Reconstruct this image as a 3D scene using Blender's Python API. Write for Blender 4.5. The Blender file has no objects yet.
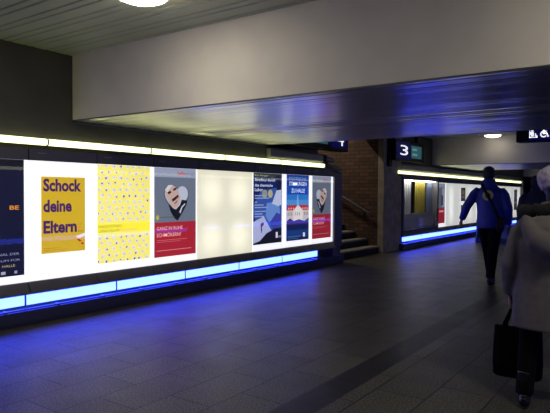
import bpy, bmesh, math, random
from mathutils import Vector, Matrix
random.seed(7)
scene = bpy.context.scene
COL = scene.collection

# ------------------------------------------------------------------ helpers
def lin(r, g, b):
    def f(v):
        v /= 255.0
        return v / 12.92 if v <= 0.04045 else ((v + 0.055) / 1.055) ** 2.4
    return (f(r), f(g), f(b), 1.0)

MATS = {}
def M(name, rgb=(128, 128, 128), rough=0.6, metal=0.0, emit=None, strength=0.0, spec=0.5):
    if name in MATS:
        return MATS[name]
    m = bpy.data.materials.new(name); m.use_nodes = True
    b = m.node_tree.nodes['Principled BSDF']
    b.inputs['Base Color'].default_value = lin(*rgb)
    b.inputs['Roughness'].default_value = rough
    b.inputs['Metallic'].default_value = metal
    b.inputs['Specular IOR Level'].default_value = spec
    if emit is not None:
        b.inputs['Emission Color'].default_value = emit if len(emit) == 4 else (*emit, 1.0)
        b.inputs['Emission Strength'].default_value = strength
    MATS[name] = m
    return m

def nodes_of(m):
    nt = m.node_tree
    return nt, nt.nodes, nt.links, nt.nodes['Principled BSDF']

def noisy(name, c1, c2, scale, rough=0.7, metal=0.0, bump=0.0, detail=4, stretch=(1, 1, 1), spec=0.5, lo=0.35, hi=0.65):
    """principled surface whose colour wanders between two tones, with optional bump"""
    m = M(name, c1, rough, metal, spec=spec)
    nt, N, L, b = nodes_of(m)
    tc = N.new('ShaderNodeTexCoord'); mp = N.new('ShaderNodeMapping'); mp.inputs['Scale'].default_value = stretch
    no = N.new('ShaderNodeTexNoise'); no.inputs['Scale'].default_value = scale; no.inputs['Detail'].default_value = detail
    cr = N.new('ShaderNodeValToRGB')
    cr.color_ramp.elements[0].position = lo; cr.color_ramp.elements[1].position = hi
    cr.color_ramp.elements[0].color = lin(*c1); cr.color_ramp.elements[1].color = lin(*c2)
    L.new(tc.outputs['Object'], mp.inputs['Vector']); L.new(mp.outputs['Vector'], no.inputs['Vector'])
    L.new(no.outputs['Fac'], cr.inputs['Fac']); L.new(cr.outputs['Color'], b.inputs['Base Color'])
    if bump:
        bp = N.new('ShaderNodeBump'); bp.inputs['Strength'].default_value = bump; bp.inputs['Distance'].default_value = 0.01
        L.new(no.outputs['Fac'], bp.inputs['Height']); L.new(bp.outputs['Normal'], b.inputs['Normal'])
    return m

def tag(o, label=None, cat=None, group=None, kind=None):
    if label: o['label'] = label
    if cat: o['category'] = cat
    if group: o['group'] = group
    if kind: o['kind'] = kind
    return o

def thing(name, label, cat, loc=(0, 0, 0), group=None, rotz=0.0):
    o = bpy.data.objects.new(name, None); COL.objects.link(o)
    o.location = loc; o.rotation_euler = (0, 0, rotz); o.empty_display_size = 0.1
    return tag(o, label, cat, group)

class MB:
    """collects shapes; build() links them as ONE mesh object"""
    def __init__(self):
        self.bm = bmesh.new()
    def _mi(self, faces, mi):
        for f in faces: f.material_index = mi
    def box(self, a, b, mi=0):
        x0, y0, z0 = a; x1, y1, z1 = b
        v = [self.bm.verts.new(p) for p in ((x0,y0,z0),(x1,y0,z0),(x1,y1,z0),(x0,y1,z0),(x0,y0,z1),(x1,y0,z1),(x1,y1,z1),(x0,y1,z1))]
        fs = [self.bm.faces.new([v[i] for i in q]) for q in ((3,2,1,0),(4,5,6,7),(0,1,5,4),(1,2,6,5),(2,3,7,6),(3,0,4,7))]
        self._mi(fs, mi); return self
    def prism_y(self, prof, y0, y1, mi=0):
        """profile of (x, z) points, extruded along Y"""
        a = [self.bm.verts.new((x, y0, z)) for x, z in prof]; b = [self.bm.verts.new((x, y1, z)) for x, z in prof]
        n = len(prof); fs = [self.bm.faces.new(a), self.bm.faces.new(b[::-1])]
        for i in range(n):
            fs.append(self.bm.faces.new((a[i], b[i], b[(i+1) % n], a[(i+1) % n])))
        self._mi(fs, mi); return self
    def prism_x(self, prof, x0, x1, mi=0):
        a = [self.bm.verts.new((x0, y, z)) for y, z in prof]; b = [self.bm.verts.new((x1, y, z)) for y, z in prof]
        n = len(prof); fs = [self.bm.faces.new(a[::-1]), self.bm.faces.new(b)]
        for i in range(n):
            fs.append(self.bm.faces.new((a[i], a[(i+1) % n], b[(i+1) % n], b[i])))
        self._mi(fs, mi); return self
    def poly(self, pts, mi=0):
        f = self.bm.faces.new([self.bm.verts.new(p) for p in pts]); f.material_index = mi; return self
    def lathe(self, c, prof, n=32, mi=0):
        """profile of (radius, z) about the vertical axis through c"""
        rings = []
        for r, z in prof:
            rings.append([self.bm.verts.new((c[0]+max(r, 1e-4)*math.cos(2*math.pi*i/n), c[1]+max(r, 1e-4)*math.sin(2*math.pi*i/n), c[2]+z)) for i in range(n)])
        for a, b in zip(rings, rings[1:]):
            for i in range(n):
                self.bm.faces.new((a[i], a[(i+1) % n], b[(i+1) % n], b[i])).material_index = mi
        self.bm.faces.new(rings[0][::-1]).material_index = mi; self.bm.faces.new(rings[-1]).material_index = mi
        return self
    def rings(self, rings, n=16, mi=0, ref=(1, 0, 0)):
        """loft through (centre, rx, ry); rx lies along ref, rings face along the path"""
        P = [Vector(r[0]) for r in rings]; prev = None
        for i, r in enumerate(rings):
            t = (P[min(i+1, len(P)-1)] - P[max(i-1, 0)])
            t = t.normalized() if t.length > 1e-7 else Vector((0, 0, 1))
            u = Vector(r[3] if len(r) > 3 else ref); u = u - t*u.dot(t)
            if u.length < 1e-4: u = t.orthogonal()
            u.normalize(); w = t.cross(u)
            ring = [self.bm.verts.new(P[i] + u*r[1]*math.cos(2*math.pi*k/n) + w*r[2]*math.sin(2*math.pi*k/n)) for k in range(n)]
            if prev:
                for k in range(n):
                    self.bm.faces.new((prev[k], prev[(k+1) % n], ring[(k+1) % n], ring[k])).material_index = mi
            else:
                self.bm.faces.new(ring[::-1]).material_index = mi
            prev = ring
        self.bm.faces.new(prev).material_index = mi
        return self
    def tube(self, pts, r, n=10, mi=0):
        return self.rings([(p, r, r) for p in pts], n, mi, ref=(0.3, 0.2, 0.9))
    def ball(self, c, rx, ry, rz, n=14, mi=0, rot=None):
        res = bmesh.ops.create_uvsphere(self.bm, u_segments=n, v_segments=max(6, n//2+1), radius=1.0)
        R = rot or Matrix.Identity(3)
        fs = set()
        for v in res['verts']:
            v.co = Vector(c) + R @ Vector((v.co.x*rx, v.co.y*ry, v.co.z*rz))
            fs.update(v.link_faces)
        self._mi(fs, mi); return self
    def mesh(self, me, mat4, mi=0):
        old = set(self.bm.faces)
        tmp = bmesh.new(); tmp.from_mesh(me); tmp.transform(mat4)
        vm = [self.bm.verts.new(v.co) for v in tmp.verts]; tmp.verts.index_update()
        for f in tmp.faces:
            try: self.bm.faces.new([vm[v.index] for v in f.verts]).material_index = mi
            except ValueError: pass
        tmp.free(); return self
    def build(self, name, mats, parent=None, local=False, smooth=False, bevel=0.0, recalc=True):
        if recalc: bmesh.ops.recalc_face_normals(self.bm, faces=self.bm.faces[:])
        me = bpy.data.meshes.new(name)
        if parent is not None and not local:
            off = Vector(parent.location); p = parent.parent
            while p is not None:
                off += Vector(p.location); p = p.parent
            bmesh.ops.translate(self.bm, verts=self.bm.verts[:], vec=-off)
        self.bm.to_mesh(me); self.bm.free()
        for m in (mats if isinstance(mats, (list, tuple)) else [mats]): me.materials.append(m)
        if smooth:
            for p in me.polygons: p.use_smooth = True
        o = bpy.data.objects.new(name, me); COL.objects.link(o)
        if parent is not None: o.parent = parent
        if bevel:
            bv = o.modifiers.new('bevel', 'BEVEL'); bv.width = bevel; bv.segments = 2; bv.limit_method = 'ANGLE'
        return o

def center(o):
    """move a single-mesh object's origin to the middle of its mesh"""
    vs = [v.co.copy() for v in o.data.vertices]
    lo = Vector([min(v[i] for v in vs) for i in range(3)]); hi = Vector([max(v[i] for v in vs) for i in range(3)])
    c = Vector(((lo.x+hi.x)/2, (lo.y+hi.y)/2, lo.z))
    o.data.transform(Matrix.Translation(-c)); o.location = c
    return o

def fuse(o, voxel, smooth_iter=4):
    """turn overlapping lofts into one continuous surface"""
    r = o.modifiers.new('fuse', 'REMESH'); r.mode = 'VOXEL'; r.voxel_size = voxel; r.use_smooth_shade = True
    s = o.modifiers.new('smooth', 'SMOOTH'); s.factor = 0.5; s.iterations = smooth_iter
    dg = bpy.context.evaluated_depsgraph_get()
    me = bpy.data.meshes.new_from_object(o.evaluated_get(dg))
    old = o.data; mats = list(old.materials)
    o.modifiers.clear(); o.data = me; me.materials.clear()
    for m in mats: me.materials.append(m)
    for p in me.polygons: p.use_smooth = True
    nm = old.name; bpy.data.meshes.remove(old); me.name = nm
    return o

_text = {}
def text_mesh(s, bold=0.0):
    key = (s, bold)
    if key not in _text:
        cu = bpy.data.curves.new('t', 'FONT'); cu.body = s; cu.size = 1.0; cu.offset = bold; cu.resolution_u = 3
        ob = bpy.data.objects.new('t', cu); COL.objects.link(ob)
        dg = bpy.context.evaluated_depsgraph_get(); dg.update()
        me = bpy.data.meshes.new_from_object(ob.evaluated_get(dg))
        bpy.data.objects.remove(ob); bpy.data.curves.remove(cu)
        xs = [v.co.x for v in me.vertices]; ys = [v.co.y for v in me.vertices]
        me.transform(Matrix.Translation((-min(xs), -min(ys), 0)))
        me.transform(Matrix.Diagonal((1/(max(xs)-min(xs)), 1/(max(ys)-min(ys)), 1, 1)))
        _text[key] = me
    return _text[key]

# ------------------------------------------------------------------ materials
def floor_material():
    m = M('granite_paving', (60, 58, 56), 0.42, spec=0.25)
    nt, N, L, b = nodes_of(m)
    geo = N.new('ShaderNodeNewGeometry'); sep = N.new('ShaderNodeSeparateXYZ'); L.new(geo.outputs['Position'], sep.inputs[0])
    def math_(op, a, bb=None, v=0.0):
        n = N.new('ShaderNodeMath'); n.operation = op
        for i, q in ((0, a), (1, bb if bb is not None else v)):
            if hasattr(q, 'links'): L.new(q, n.inputs[i])
            else: n.inputs[i].default_value = q
        return n.outputs[0]
    comb = N.new('ShaderNodeCombineXYZ')
    L.new(math_('ADD', sep.outputs['Y'], v=20.0), comb.inputs[0])
    L.new(math_('ADD', sep.outputs['X'], v=0.35*40-3.40), comb.inputs[1])
    br = N.new('ShaderNodeTexBrick'); L.new(comb.outputs[0], br.inputs['Vector'])
    br.inputs['Scale'].default_value = 1.0; br.inputs['Brick Width'].default_value = 0.62; br.inputs['Row Height'].default_value = 0.35
    br.inputs['Mortar Size'].default_value = 0.006; br.inputs['Mortar Smooth'].default_value = 0.3
    br.inputs['Color1'].default_value = lin(82, 79, 74); br.inputs['Color2'].default_value = lin(64, 62, 58); br.inputs['Mortar'].default_value = lin(14, 14, 15)
    no = N.new('ShaderNodeTexNoise'); no.inputs['Scale'].default_value = 75.0; no.inputs['Detail'].default_value = 4.0
    L.new(geo.outputs['Position'], no.inputs['Vector'])
    cr = N.new('ShaderNodeValToRGB'); cr.color_ramp.elements[0].position = 0.38; cr.color_ramp.elements[1].position = 0.64
    cr.color_ramp.elements[0].color = (0.30, 0.30, 0.30, 1); cr.color_ramp.elements[1].color = (1.85, 1.82, 1.72, 1)
    L.new(no.outputs['Fac'], cr.inputs['Fac'])
    mul = N.new('ShaderNodeMix'); mul.data_type = 'RGBA'; mul.blend_type = 'MULTIPLY'; mul.inputs['Factor'].default_value = 1.0
    L.new(br.outputs['Color'], mul.inputs['A']); L.new(cr.outputs['Color'], mul.inputs['B'])
    # dark granite band that runs along the passage, and the dark cross joint
    band = math_('MULTIPLY', math_('GREATER_THAN', sep.outputs['X'], v=3.40), math_('LESS_THAN', sep.outputs['X'], v=3.63))
    cross = math_('MULTIPLY', math_('GREATER_THAN', sep.outputs['Y'], v=11.28), math_('LESS_THAN', sep.outputs['Y'], v=11.40))
    dark = math_('MAXIMUM', band, cross)
    mix = N.new('ShaderNodeMix'); mix.data_type = 'RGBA'
    L.new(dark, mix.inputs['Factor']); L.new(mul.outputs['Result'], mix.inputs['A']); mix.inputs['B'].default_value = lin(30, 29, 27)
    L.new(mix.outputs['Result'], b.inputs['Base Color'])
    no2 = N.new('ShaderNodeTexNoise'); no2.inputs['Scale'].default_value = 3.0; L.new(geo.outputs['Position'], no2.inputs['Vector'])
    mr = N.new('ShaderNodeMapRange'); mr.inputs['To Min'].default_value = 0.34; mr.inputs['To Max'].default_value = 0.52
    L.new(no2.outputs['Fac'], mr.inputs['Value']); L.new(mr.outputs['Result'], b.inputs['Roughness'])
    h = math_('SUBTRACT', math_('MULTIPLY', no.outputs['Fac'], v=0.25), br.outputs['Fac'])
    bp = N.new('ShaderNodeBump'); bp.inputs['Strength'].default_value = 0.35; bp.inputs['Distance'].default_value = 0.004
    L.new(h, bp.inputs['Height']); L.new(bp.outputs['Normal'], b.inputs['Normal'])
    return m

def brick_material():
    m = M('dark_brick', (80, 50, 38), 0.8)
    nt, N, L, b = nodes_of(m)
    geo = N.new('ShaderNodeNewGeometry'); sep = N.new('ShaderNodeSeparateXYZ'); L.new(geo.outputs['Position'], sep.inputs[0])
    comb = N.new('ShaderNodeCombineXYZ'); L.new(sep.outputs['X'], comb.inputs[0]); L.new(sep.outputs['Z'], comb.inputs[1])
    mp = N.new('ShaderNodeMapping'); mp.inputs['Location'].default_value = (20, 20, 0); L.new(comb.outputs[0], mp.inputs['Vector'])
    br = N.new('ShaderNodeTexBrick'); L.new(mp.outputs[0], br.inputs['Vector'])
    br.inputs['Scale'].default_value = 1.0; br.inputs['Brick Width'].default_value = 0.25; br.inputs['Row Height'].default_value = 0.085
    br.inputs['Mortar Size'].default_value = 0.008
    br.inputs['Color1'].default_value = lin(118, 80, 62); br.inputs['Color2'].default_value = lin(80, 58, 48); br.inputs['Mortar'].default_value = lin(52, 42, 36)
    L.new(br.outputs['Color'], b.inputs['Base Color'])
    bp = N.new('ShaderNodeBump'); bp.inputs['Strength'].default_value = 0.5; bp.inputs['Distance'].default_value = 0.006; bp.invert = True
    L.new(br.outputs['Fac'], bp.inputs['Height']); L.new(bp.outputs['Normal'], b.inputs['Normal'])
    return m

def opal_material(name, rgb, strength, spots=None):
    """backlit opal panel; spots = (y, z) of the round lamps behind it, in object space"""
    m = M(name, (225, 225, 215), 0.35, emit=lin(*rgb), strength=strength)
    if spots:
        nt, N, L, b = nodes_of(m)
        tc = N.new('ShaderNodeTexCoord'); acc = None
        for (y, z) in spots:
            d = N.new('ShaderNodeVectorMath'); d.operation = 'DISTANCE'; d.inputs[1].default_value = (0.0, y, z)
            L.new(tc.outputs['Object'], d.inputs[0])
            mr = N.new('ShaderNodeMapRange'); mr.interpolation_type = 'SMOOTHSTEP'
            mr.inputs['From Min'].default_value = 0.05; mr.inputs['From Max'].default_value = 0.36
            mr.inputs['To Min'].default_value = 0.30; mr.inputs['To Max'].default_value = 0.0
            L.new(d.outputs['Value'], mr.inputs['Value'])
            if acc is None: acc = mr.outputs['Result']
            else:
                a = N.new('ShaderNodeMath'); a.operation = 'ADD'; L.new(acc, a.inputs[0]); L.new(mr.outputs['Result'], a.inputs[1]); acc = a.outputs[0]
        a = N.new('ShaderNodeMath'); a.operation = 'ADD'; a.inputs[1].default_value = strength; L.new(acc, a.inputs[0])
        L.new(a.outputs[0], b.inputs['Emission Strength'])
    return m

def pane_material():
    m = bpy.data.materials.new('clear_pane'); m.use_nodes = True
    N, L = m.node_tree.nodes, m.node_tree.links; N.clear()
    out = N.new('ShaderNodeOutputMaterial'); mix = N.new('ShaderNodeMixShader'); tr = N.new('ShaderNodeBsdfTransparent'); gl = N.new('ShaderNodeBsdfGlossy')
    fr = N.new('ShaderNodeFresnel'); fr.inputs['IOR'].default_value = 1.5; gl.inputs['Roughness'].default_value = 0.02
    ge = N.new('ShaderNodeNewGeometry'); fm = N.new('ShaderNodeMath'); fm.operation = 'SUBTRACT'; fm.inputs[0].default_value = 1.0; fm.use_clamp = True
    L.new(ge.outputs['Backfacing'], fm.inputs[1]); fx = N.new('ShaderNodeMath'); fx.operation = 'MULTIPLY'; L.new(fr.outputs[0], fx.inputs[0]); L.new(fm.outputs[0], fx.inputs[1])
    L.new(fx.outputs[0], mix.inputs[0]); L.new(tr.outputs[0], mix.inputs[1]); L.new(gl.outputs[0], mix.inputs[2]); L.new(mix.outputs[0], out.inputs[0])
    return m

PANE = pane_material()
FLOOR = floor_material()
BRICK = brick_material()
SLAT_UP = noisy('painted_ceiling_slat', (192, 198, 160), (178, 184, 148), 1.5, rough=0.45, metal=0.1)
SLAT_LOW = noisy('brushed_aluminium_slat', (206, 206, 202), (190, 191, 188), 6.0, rough=0.29, metal=0.95, stretch=(0.3, 6, 1), bump=0.02)
DARKVOID = M('black_ceiling_void', (10, 10, 10), 0.9)
BEAM = noisy('beam_paint', (218, 211, 205), (208, 201, 197), 2.0, rough=0.75)
TRIMDK = M('grey_edge_trim', (92, 92, 98), 0.4, 0.6)
WALLDK = noisy('dark_wall_panel', (74, 72, 66), (66, 64, 60), 3.0, rough=0.5)
WALLGREY = noisy('grey_plaster', (110, 106, 100), (98, 95, 90), 2.0, rough=0.8)
STONE = noisy('pillar_stone', (178, 164, 144), (150, 138, 122), 5.0, rough=0.75, bump=0.1)
FRAME = M('anthracite_frame', (104, 102, 112), 0.42, 0.4)
FRAMELT = M('brushed_edge', (150, 150, 158), 0.3, 0.9)
OLIVE = M('louvre_band', (84, 82, 58), 0.6)
PLINTH = M('plinth_cladding', (84, 86, 104), 0.30, 0.6)
BLACK = M('black_housing', (10, 10, 12), 0.5, spec=0.25)
RUBBER = M('black_gap', (4, 4, 5), 0.8)
STRIPMAT = M('warm_tube_cover', (235, 235, 215), 0.4, emit=(0.98, 1.0, 0.50), strength=2.2)
BLUEMAT = M('blue_tube_cover', (200, 225, 255), 0.4, emit=(0.028, 0.05, 1.0), strength=20.0)
BLUEFAR = M('blue_tube_cover_facing', (200, 225, 255), 0.4, emit=(0.03, 0.07, 1.0), strength=5.0)
LAMP = M('lamp_opal', (255, 250, 230), 0.4, emit=(1.0, 0.93, 0.72), strength=62.0)
WHITEOPAL = opal_material('white_opal_panel', (250, 250, 255), 1.02)
LAMPRIM = M('lamp_rim', (190, 188, 180), 0.4, 0.3)

# ------------------------------------------------------------------ poster printing
INK = {}
def ink(rgb, k=1.0, glow=True):
    key = (rgb, k, glow)
    if key not in INK:
        INK[key] = M('print_%d_%d_%d_%d' % (*rgb, int(k*100)), rgb, 0.45, emit=lin(*rgb) if glow else None, strength=k if glow else 0)
    return INK[key]

class Poster:
    """flat printed sheet on a wall plane x = X; (u, v) run 0..1 from the top left corner"""
    def __init__(self, X, y0, y1, z0, z1, base, k=1.0):
        self.mb = MB(); self.X, self.y0, self.y1, self.z0, self.z1, self.k = X, y0, y1, z0, z1, k
        self.mats = []; self.layer = 0
        self.mb.box((X-0.002, y0, z0), (X, y1, z1), self.mi(base))
    def mi(self, rgb):
        m = ink(rgb, self.k)
        if m not in self.mats: self.mats.append(m)
        return self.mats.index(m)
    def at(self, u, v):
        return self.y0 + u*(self.y1-self.y0), self.z1 - v*(self.z1-self.z0)
    def poly(self, pts, rgb):
        self.layer += 1; x = self.X + 0.00025*self.layer
        self.mb.poly([(x, *self.at(u, v)) for u, v in pts], self.mi(rgb)); return self
    def rect(self, u0, v0, u1, v1, rgb):
        return self.poly([(u0, v1), (u1, v1), (u1, v0), (u0, v0)], rgb)
    def disc(self, u, v, ru, rv, rgb, n=18, a=0.0):
        ca, sa = math.cos(a), math.sin(a)
        return self.poly([(u+ru*math.cos(2*math.pi*i/n)*ca-ru*math.sin(2*math.pi*i/n)*sa, v+rv*math.cos(2*math.pi*i/n)*sa+rv*math.sin(2*math.pi*i/n)*ca) for i in range(n)], rgb)
    def many(self, polys, rgb):
        self.layer += 1; x = self.X + 0.00025*self.layer; mi = self.mi(rgb)
        for pts in polys: self.mb.poly([(x, *self.at(u, v)) for u, v in pts], mi)
        return self
    def text(self, s, u0, v0, u1, v1, rgb, bold=0.0):
        self.layer += 1; x = self.X + 0.00025*self.layer
        ya, zt = self.at(u0, v0); yb, zb = self.at(u1, v1)
        m4 = Matrix(((0, 0, 1, x), (yb-ya, 0, 0, ya), (0, zt-zb, 0, zb), (0, 0, 0, 1)))
        self.mb.mesh(text_mesh(s, bold), m4, self.mi(rgb)); return self
    def done(self, label, name='poster', group=None):
        o = self.mb.build(name, self.mats, recalc=False)
        return tag(center(o), label, 'poster', group)

# ------------------------------------------------------------------ room shell
def structure(mb, name, mat, **k):
    return tag(mb.build(name, mat, **k), kind='structure')

XR = 6.7
ZS, ZC = 2.138, 2.854          # soffit and ceiling heights
BEAMS = [(3.786, 7.42), (15.05, 18.65), (26.3, 29.9)]
structure(MB().box((-0.5, -3, -0.1), (XR, 33, 0)), 'floor', FLOOR)
# slatted upper ceiling, in its bays
def slats(mb, x0, x1, ya, yb, z, t=0.012, phase=0.0, gap=0.014, period=0.245, tilt=0.0):
    rs = random.Random(int(ya*100))
    k = math.floor((ya-phase)/period) - 1
    while phase + k*period < yb:
        for a, b in ((0.0, 0.088), (0.088, 1*period)):
            s = max(phase+k*period+a+gap/2, ya); e = min(phase+k*period+b-gap/2, yb)
            if e-s > 0.03:
                q = rs.uniform(-tilt, tilt)*(e-s)
                mb.prism_x([(s, z+0.006), (s+0.007, z+q), (e-0.007, z-q), (e, z+0.006), (e, z+t+0.004), (s, z+t+0.004)], x0, x1)
        k += 1
mb = MB()
prev = -3.0
for a, b in BEAMS + [(33.0, 33.0)]:
    slats(mb, -0.05, XR, prev, a, ZC, phase=0.048); prev = b
structure(mb, 'ceiling', SLAT_UP)
structure(MB().box((-0.55, -3, ZC+0.05), (XR, 33, ZC+0.15)), 'ceiling_void', DARKVOID)
for i, (a, b) in enumerate(BEAMS):
    nm = ('ceiling_beam_near', 'ceiling_beam_middle', 'ceiling_beam_far')[i]
    structure(MB().box((-0.04, a, ZS+0.05), (XR, b, ZC+0.05)).box((-0.04, a, ZS+0.008), (XR, a+0.012, ZS+0.05)).box((-0.04, b-0.012, ZS+0.008), (XR, b, ZS+0.05)), nm, BEAM)
    mb = MB(); slats(mb, -0.04, XR, a+0.013, b-0.013, ZS, phase=a+0.013, gap=0.012, tilt=0.030)
    structure(mb, nm.replace('beam', 'soffit'), SLAT_LOW)
    mb = MB().box((-0.05, a-0.004, ZS-0.003), (XR, a+0.012, ZS+0.008)).box((-0.05, b-0.012, ZS-0.003), (XR, b+0.004, ZS+0.008))
    mb.box((-0.05, a, ZS-0.022), (-0.02, b, ZS+0.02))
    structure(mb, 'trim_%d' % (i+1), TRIMDK)
    structure(MB().box((-0.04, a+0.0125, ZS+0.020), (XR, b-0.0125, ZS+0.05)), 'trim_%d' % (i+4), DARKVOID)

STAIR0, STAIR1 = 9.86, 11.86
# left wall: upper cladding, the recess over the hood, lower backing
structure(MB().box((-0.3, -3, 1.93), (-0.05, 7.42, ZC+0.05)), 'wall_left', WALLDK)
structure(MB().box((-0.75, 7.42, 2.06), (-0.55, STAIR0, ZC+0.05)).box((-0.55, 7.42, 1.93), (-0.3, STAIR0, 2.0)), 'wall_left_recess', WALLDK)
structure(MB().box((-0.55, -3, 0), (-0.12, STAIR0-0.02, 1.93)), 'wall_left_lower', WALLDK)
structure(MB().box((-0.55, 12.86, 1.93), (-0.05, 33, ZC+0.05)).box((-0.9, 12.86, 0), (-0.75, 33, 1.93)), 'wall_left_beyond', WALLDK)
structure(MB().box((-0.12, -3, 1.795), (-0.055, 9.16, 1.93)), 'trim_11', WALLDK)
structure(MB().box((-0.75, 12.86, 1.795), (-0.101, 33, 1.93)), 'trim_12', WALLDK)
# stairwell: brick wall on the far side, plain on the near side, end and lid
structure(MB().box((-6, STAIR1, -0.1), (-0.14, STAIR1+0.3, 4.6)), 'wall_stairwell', BRICK)
structure(MB().box((-6, STAIR0-0.2, -0.1), (-0.56, STAIR0, 4.6)), 'wall_stairwell_near', WALLGREY)
structure(MB().box((-6.2, STAIR0-0.2, -0.1), (-6, STAIR1+0.3, 4.6)), 'wall_stairwell_end', WALLGREY)
structure(MB().box((-6, STAIR0, 4.6), (-0.5, STAIR1+0.3, 4.7)), 'ceiling_stairwell', WALLGREY)
structure(MB().box((-0.5, STAIR0, 2.62), (-0.3, STAIR1, 4.6)), 'wall_stairwell_lintel', WALLDK)
structure(MB().box((-0.14, STAIR1-0.02, 0), (0.0, 12.86, ZC+0.05)), 'wall_pillar', STONE)
structure(MB().box((XR, -3, 0), (XR+0.2, 33, ZC+0.15)), 'wall_right', WALLGREY)
structure(MB().box((-0.55, -3.2, 0), (XR+0.2, -3, ZC+0.15)), 'wall_back', WALLGREY)
structure(MB().box((-0.9, 33, 0), (XR+0.2, 33.2, ZC+0.15)), 'wall_far', M('dark_end_wall', (34, 34, 36), 0.7))

# stairs up to the platform
st = thing('staircase', 'grey stone staircase climbing left between the poster wall and the brick wall', 'stairs', (-0.12, (STAIR0+STAIR1)/2, 0))
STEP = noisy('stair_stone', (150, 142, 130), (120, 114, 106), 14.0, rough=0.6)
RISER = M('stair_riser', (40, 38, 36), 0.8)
for k in range(13):
    x = -0.12 - 0.30*k; z = 0.16*(k+1)
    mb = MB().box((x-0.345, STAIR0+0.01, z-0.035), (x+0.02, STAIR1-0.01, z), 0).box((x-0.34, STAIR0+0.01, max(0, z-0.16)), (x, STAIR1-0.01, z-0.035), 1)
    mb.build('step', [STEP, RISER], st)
structure(MB().box((-6, STAIR0+0.01, 2.02), (-0.12-0.30*13-0.02, STAIR1-0.01, 2.08)), 'floor_platform', STEP)
hr = thing('handrail', 'dark metal handrail sloping up along the brick stairwell wall', 'handrail', (-0.35, STAIR1-0.07, 1.0))
rail_pts = [(-0.25, STAIR1-0.08, 0.86), (-0.35, STAIR1-0.08, 0.92), (-1.0, STAIR1-0.08, 1.27), (-2.4, STAIR1-0.08, 2.02), (-4.0, STAIR1-0.08, 2.87)]
MB().tube(rail_pts, 0.022).build('rail', FRAME, hr, smooth=True)
for x, z in ((-0.5, 1.0), (-1.4, 1.48), (-2.4, 2.02)):
    MB().tube([(x, STAIR1-0.002, z-0.07), (x, STAIR1-0.06, z-0.07), (x, STAIR1-0.08, z-0.01)], 0.012).lathe((x, STAIR1-0.012, z-0.09), [(0.03, 0), (0.03, 0.03)], 12).build('bracket', FRAME, hr)

# ------------------------------------------------------------------ backlit display boxes of the poster wall
def light_box(y0, y1, label, opal=WHITEOPAL, end_frame=False, cat='light box'):
    t = thing('light_box', label, cat, (0.0, (y0+y1)/2, 0.42))
    o = MB().box((-0.06, y0+0.004, 0.425), (0.0, y1-0.004, 1.675)).build('opal_panel', opal, t)
    h = MB().box((-0.1, y0+0.013, 1.675), (0.035, y1, 1.79)).build('header', FRAME, t, bevel=0.004)
    MB().box((0.035, y0+0.10, 1.748), (0.041, y0+0.20, 1.758)).build('latch', FRAMELT, h)
    MB().prism_y([(-0.1, 0.42), (0.004, 0.42), (0.07, 0.318), (0.07, 0.303), (-0.1, 0.303)], y0+0.013, y1).build('sill', FRAME, t)
    MB().box((0.068, y0+0.10, 0.312), (0.074, y1-0.12, 0.319)).build('edge_strip', FRAMELT, t)
    MB().box((-0.1, y0+0.001, 1.675), (0.03, y0+0.012, 1.79)).build('joint', RUBBER, t)
    MB().box((-0.1, y0+0.001, 0.305), (0.066, y0+0.012, 0.32)).build('joint', RUBBER, t)
    MB().box((0.018, y0+0.004, 0.43), (0.022, y1-0.004, 1.674)).build('glass_pane', PANE, t)
    return t

# section one
YB = [2.40, 3.215, 4.05, 4.905, 5.728, 6.995, 7.87, 8.70, 9.53]
BLANK = opal_material('cream_opal_panel', (240, 236, 210), 0.86, [(-0.32, 0.93), (0.30, 0.93), (-0.32, 0.28), (0.30, 0.28)])
lbl = ['backlit display box at the left edge holding the dark navy poster',
       'backlit white display box around the ochre SCHOCK DEINE ELTERN poster',
       'backlit display box holding the yellow poster dotted with little pictures',
       'backlit display box with the grey and red heart poster, left of the blank panel',
       'wide glowing cream display box with no poster in it',
       'backlit display box with the dark blue laboratory poster, right of the blank panel',
       'backlit display box with the bright blue poster of red roofed houses',
       'last backlit display box before the stairs, with a grey and red poster']
for i in range(8):
    light_box(YB[i], YB[i+1], 'wall ' + lbl[i] if False else lbl[i], BLANK if i == 4 else WHITEOPAL)

# posters -------------------------------------------------------
P = Poster(0.006, 2.42, 3.185, 0.503, 1.674, (22, 24, 52), 0.75)
P.rect(0, 0, 1, 0.06, (14, 16, 30)).text('BE', 0.80, 0.395, 0.93, 0.43, (235, 150, 60), 0.02)
P.text('ORIGINAL DER', 0.45, 0.80, 0.93, 0.82, (150, 155, 190)).text('MUSEUM FÜR', 0.50, 0.85, 0.94, 0.872, (150, 155, 190)).text('HALLE', 0.70, 0.90, 0.87, 0.92, (190, 185, 150))
P.rect(0.68, 0.955, 0.74, 0.98, (180, 180, 200)).rect(0.86, 0.955, 0.90, 0.98, (150, 150, 180))
P.done('dark navy poster with orange letters, cut by the left edge of the picture')

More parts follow.
